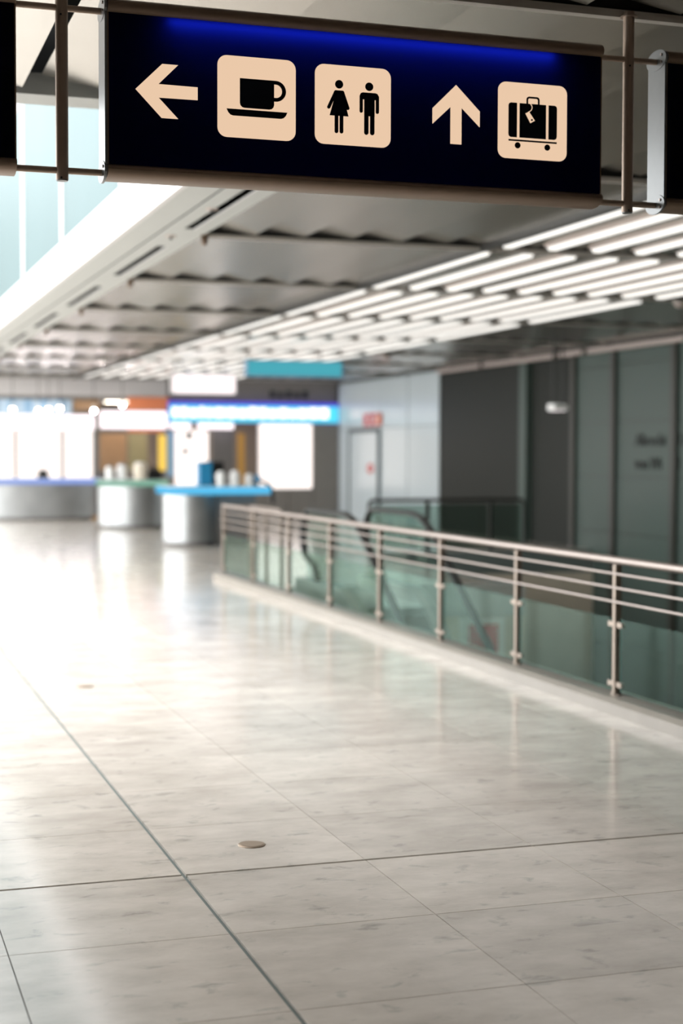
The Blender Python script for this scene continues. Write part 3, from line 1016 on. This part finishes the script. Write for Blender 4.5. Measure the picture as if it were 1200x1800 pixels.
for k, (a, b, w) in enumerate(((6.4, 7.7, 'middle'), (8.8, 11.6, 'right'))):  # unseen lights added to brighten the shop interiors
    t = thing('added_panel_light', 'added flat fill light inside the %s shop behind its sign' % w, 'ceiling light', ((a + b) / 2, 38.95, 2.94))
    MB().box(a, b, 38.75, 39.15, 2.95, 2.98).build('housing', 'white_p', t)
    MB().box(a + 0.03, b - 0.03, 38.78, 39.12, 2.94, 2.95).build('diffuser', 'added_shop_lamp', t)


def lightpanel(x0, x1, z0, z1, y, label, m='panel_glow'):  # emissive face in place of a back wall lit by the shop
    t = thing('glowing_wall_panel', label, 'light box', ((x0 + x1) / 2, y, z0))
    MB().box(x0, x1, y, y + 0.1, z0, z1).build('box_frame', 'white', t)
    MB().prism(rrect(x0 + 0.02, x1 - 0.02, z0 + 0.02, z1 - 0.02, 0.03), 'Y', y - 0.012, y).build('light_face', m, t)
    return t


lightpanel(3.1, 4.28, 0.0, 2.45, 40.2, 'glowing panel standing for the lit back wall behind the leftmost counter, left one')
lightpanel(4.34, 5.48, 0.0, 2.45, 40.2, 'glowing panel standing for the lit back wall behind the leftmost counter, middle one')
lightpanel(5.54, 6.30, 0.0, 2.30, 40.2, 'glowing panel standing for the lit back wall behind the leftmost counter, right one beside the pier')
lightpanel(10.30, 11.76, 0.72, 2.43, YS + 0.05, 'glowing panel standing for the lit back wall beside the grey pier under the blue sign')

t = thing('shop_pier', 'slim dark pier between the leftmost and middle counters', 'pier', (6.14, YS + 0.2, 0))
MB().box(6.06, 6.20, YS + 0.15, YS + 0.35, 0, 2.2).build('pier_shaft', 'grey_mid', t)
MB().box(6.04, 6.22, YS + 0.13, YS + 0.37, 0, 0.12).build('pier_foot', 'amber', t)
t = thing('shop_pier', 'broad grey pier between the bright panel and the pale wall', 'pier', (12.1, YS, 0))
MB().box(11.78, 12.44, YS - 0.02, YS + 0.4, 0.08, 2.43).build('pier_shaft', 'grey', t)
MB().box(11.77, 12.44, YS - 0.03, YS + 0.41, 0, 0.08).build('pier_foot', 'grey_mid', t)
t = thing('low_wall', 'low grey panelled wall below the bright glowing panel', 'low wall', (11.0, YS, 0))
for a, b in ((9.75, 10.4), (10.42, 11.08), (11.10, 11.76)):
    MB().box(a, b, YS - 0.02, YS + 0.16, 0.06, 0.70).build('panel', 'grey', t)
MB().box(9.75, 11.76, YS - 0.03, YS + 0.18, 0.0, 0.06).build('plinth', 'grey_mid', t)


def board(x0, x1, z0, z1, y, m, label, name='display_board', cat='panel'):
    t = thing(name, label, cat, ((x0 + x1) / 2, y, z0))
    MB().box(x0, x1, y, y + 0.06, z0, z1).build('board', m, t)
    MB().box(x0 - 0.015, x1 + 0.015, y - 0.01, y + 0.07, z1, z1 + 0.03).build('top_trim', 'grey_mid', t)
    MB().box(x0 + 0.02, x1 - 0.02, y + 0.01, y + 0.05, 0.02, z0).build('stand', 'grey_mid', t)
    return t


board(6.26, 7.05, 1.2, 2.16, 39.5, 'brown', 'brown panel behind the middle counter')
board(7.10, 7.60, 1.2, 2.16, 39.5, 'olive', 'olive panel behind the middle counter beside the brown one')
board(7.76, 7.95, 1.20, 2.12, 38.8, 'yellow', 'yellow glowing strip at the right of the middle shop', 'light_strip', 'light box')
board(7.98, 8.18, 1.05, 2.22, 38.9, 'steel_blue', 'slim steel-blue panel left of the white cabinet')
board(8.80, 9.10, 1.4, 2.22, 39.0, 'panel_glow', 'narrow glowing panel right of the white cabinet', 'light_strip', 'light box')
board(9.14, 9.70, 0.8, 2.22, 38.7, 'grey_mid', 'dark grey panel under the blue sign')
board(9.82, 10.00, 0.8, 2.18, 38.7, 'amber', 'slim amber panel between the dark grey panel and the bright one')
t = thing('glowing_cabinet', 'tall white cabinet, made to glow, with two dark round knobs under the blue sign', 'cabinet', (8.36, 38.7, 0))
MB().box(8.22, 8.72, 38.6, 39.0, 0, 2.24).build('cabinet_body', 'panel_glow', t)  # body emits light to look brightly lit; it is no lamp
for x, z, r in ((8.40, 1.70, 0.075), (8.50, 2.10, 0.09), (8.60, 1.83, 0.03)):
    MB().prism([(x + r * math.cos(2 * math.pi * k / 14), z + r * math.sin(2 * math.pi * k / 14)) for k in range(14)], 'Y', 38.56, 38.6).build('knob', 'dark_steel', t)


# counters
def counter(label, cx, cy, rx, ry, h, edge, dark=False, top=None):
    t = thing('bar_counter', label, 'counter', (cx, cy, 0))
    b = MB()
    b.lathe([(1.0, 0.08), (1.0, h - 0.14)], cx, cy, 48, rx, ry)
    b.build('counter_front', 'steel_drum', t, True)
    MB().lathe([(0.94, 0.0), (0.94, 0.08)], cx, cy, 32, rx, ry).build('plinth', 'grey_mid', t, True)
    if top is None:
        MB().lathe([(1.05, h - 0.14), (1.07, h - 0.13), (1.07, h - 0.02), (1.05, h - 0.012)], cx, cy, 48, rx, ry).build('glowing_edge', edge, t, True)
        MB().lathe([(1.05, h - 0.012), (1.05, h)], cx, cy, 48, rx, ry).build('counter_top', 'ctop', t, True)
    else:
        x0, x1, y0, y1 = top
        MB().prism(rrect(x0, x1, y0, y1, 0.3, 8), 'Z', h - 0.14, h - 0.012).build('glowing_edge', edge, t)
        MB().prism(rrect(x0 + 0.02, x1 - 0.02, y0 + 0.02, y1 - 0.02, 0.28, 8), 'Z', h - 0.012, h).build('counter_top', 'ctop', t)
        MB().box(cx + rx * 0.6, x1 - 0.25, y0 + 0.4, y1 - 0.1, 0.0, h - 0.14).build('counter_body', 'grey_mid', t)
    return t


counter('round stainless counter with glowing blue edge nearest the balustrade', 5.92, 26.92, 0.46, 0.50, 1.065, 'edge_blue', top=(5.44, 7.36, 26.36, 27.75))
counter('curved stainless counter with green edge behind the round one', 6.15, 33.75, 0.75, 0.75, 1.07, 'edge_green')
counter('wide stainless counter with violet-blue edge at far left', 4.45, 38.2, 1.60, 0.55, 1.03, 'edge_violet')


# things on counters
def cupobj(name, label, cat, x, y, z, r, h, m, lid=None, group=None):
    t = thing(name, label, cat, (x, y, z), group)
    MB().lathe([(r * 0.8, z), (r, z + h * 0.5), (r * 0.95, z + h * 0.9), (r * 0.7, z + h)], x, y, 16).build('body', m, t, True)
    MB().lathe([(r * 0.72, z + h), (r * 0.72, z + h * 1.08), (r * 0.3, z + h * 1.12)], x, y, 16).build('lid', lid or 'alu', t, True)
    return t


cupobj('storage_jar', 'small white jar at the left on the green-edged counter', 'jar', 5.62, 33.55, 1.07, 0.09, 0.28, 'white_p')
cupobj('storage_jar', 'wider white jar in the middle of the green-edged counter', 'jar', 5.90, 33.60, 1.07, 0.12, 0.32, 'white_p')
cupobj('ice_bucket', 'large cream bucket on the green-edged counter', 'bucket', 6.28, 33.45, 1.07, 0.17, 0.34, 'cream_wall', 'white_p')
t = thing('hand_bag', 'dark bag lying at the right end of the green-edged counter', 'bag', (6.65, 33.7, 1.07))
MB().lathe([(0.6, 1.07), (1.0, 1.11), (0.9, 1.22), (0.5, 1.29), (0.1, 1.31)], 6.64, 33.72, 18, 0.20, 0.14).build('bag_body', 'black', t, True)
MB().tube([(6.52, 33.72, 1.27), (6.56, 33.72, 1.34), (6.70, 33.72, 1.35), (6.76, 33.72, 1.27)], 0.012, 8).build('bag_handle', 'black', t, True)
t = thing('counter_till', 'small dark till on the wide counter at far left', 'till', (4.71, 37.8, 1.03))
MB().box(4.58, 4.85, 37.76, 37.94, 1.03, 1.10).build('till_base', 'dark_steel', t)
MB().prism([(37.80, 1.10), (37.92, 1.10), (37.90, 1.24), (37.86, 1.24)], 'X', 4.60, 4.83).build('till_screen', 'dark_steel', t)
t = thing('blue_crate', 'blue plastic box on the round counter with blue edge', 'box', (6.22, 26.95, 1.065))
MB().box(6.11, 6.33, 26.85, 27.1, 1.065, 1.45).build('box_body', 'blue_pl', t)
MB().box(6.10, 6.34, 26.84, 27.11, 1.45, 1.49).build('box_lid', 'blue_pl', t)
t = thing('coffee_machine', 'dark machine behind the blue box on the round counter', 'machine', (6.52, 27.4, 1.065))
MB().box(6.37, 6.66, 27.3, 27.6, 1.065, 1.50).build('machine_body', 'dark_steel', t)
MB().box(6.40, 6.63, 27.24, 27.3, 1.28, 1.46).build('machine_head', 'black', t)
MB().tube([(6.51, 27.27, 1.28), (6.51, 27.27, 1.20)], 0.03, 10).build('spout', 'steel', t)
for k, (x, r, h, lab) in enumerate(((6.47, 0.085, 0.24, 'white lidded cup next to the blue box on the round counter'), (6.73, 0.10, 0.25, 'white lidded cup in the middle of the row on the round counter'), (6.99, 0.085, 0.20, 'white lidded cup at the right end of the row on the round counter'))):
    cupobj('lidded_cup', lab, 'cup', x, 26.75, 1.065, r, h, 'white_p', 'white_p', 'white cups on the round counter')
t = thing('bent_tap', 'dark bent arm with blue head at the right end of the round counter', 'tap', (7.14, 26.6, 1.065))
MB().tube([(7.10, 26.62, 1.065), (7.10, 26.62, 1.17), (7.14, 26.62, 1.17), (7.26, 26.62, 1.13), (7.35, 26.62, 1.07), (7.39, 26.62, 0.98), (7.40, 26.62, 0.75)], 0.028, 10).build('arm', 'black', t, True)
MB().lathe([(0.03, 1.13), (0.06, 1.16), (0.05, 1.24), (0.02, 1.27)], 7.11, 26.60, 12).build('head', 'blue_pl', t, True)

# spot lamps over the fascias
for k, (x, z, lab) in enumerate(((4.01, 2.70, 'bright spot lamp above the left fascia, leftmost of its row'),
                                 (4.63, 2.68, 'bright spot lamp above the left fascia, second from the left'),
                                 (4.87, 2.70, 'bright spot lamp above the left fascia, third from the left'),
                                 (5.15, 2.74, 'bright spot lamp above the left fascia, fourth from the left'),
                                 (5.98, 2.69, 'bright spot lamp above the gap between the two white fascias'),
                                 (6.69, 2.84, 'bright spot lamp above the middle fascia'))):
    t = thing('spot_lamp', lab, 'lamp', (x, 38.0, z), 'spot lamps above the shop fascias')
    MB().lathe([(0.045, z + 0.03), (0.05, z + 0.10), (0.03, z + 0.14)], x, 38.0, 12).build('lamp_housing', 'white_p', t, True)
    MB().lathe([(0.01, z - 0.045), (0.035, z - 0.03), (0.045, z), (0.04, z + 0.028)], x, 38.0, 12).build('bulb', 'spot', t, True)
    MB().tube([(x, 38.0, z + 0.13), (x, 38.0, 3.51)], 0.008, 6).build('rod', 'dark_steel', t)

# floor covers
for x, y, r, lab in ((1.637, 6.221, 0.058, 'round bronze cover set in the floor near the camera'), (1.636, 10.83, 0.058, 'round bronze cover set in the floor farther off')):
    t = thing('floor_cover', lab, 'floor cover', (x, y, 0))
    MB().lathe([(r, -0.004), (r, 0.003), (r * 0.95, 0.004)], x, y, 24).build('rim', 'metal_disc', t)
    MB().lathe([(r * 0.86, 0.004), (r * 0.86, 0.0055)], x, y, 24).build('plate', 'metal_disc', t)
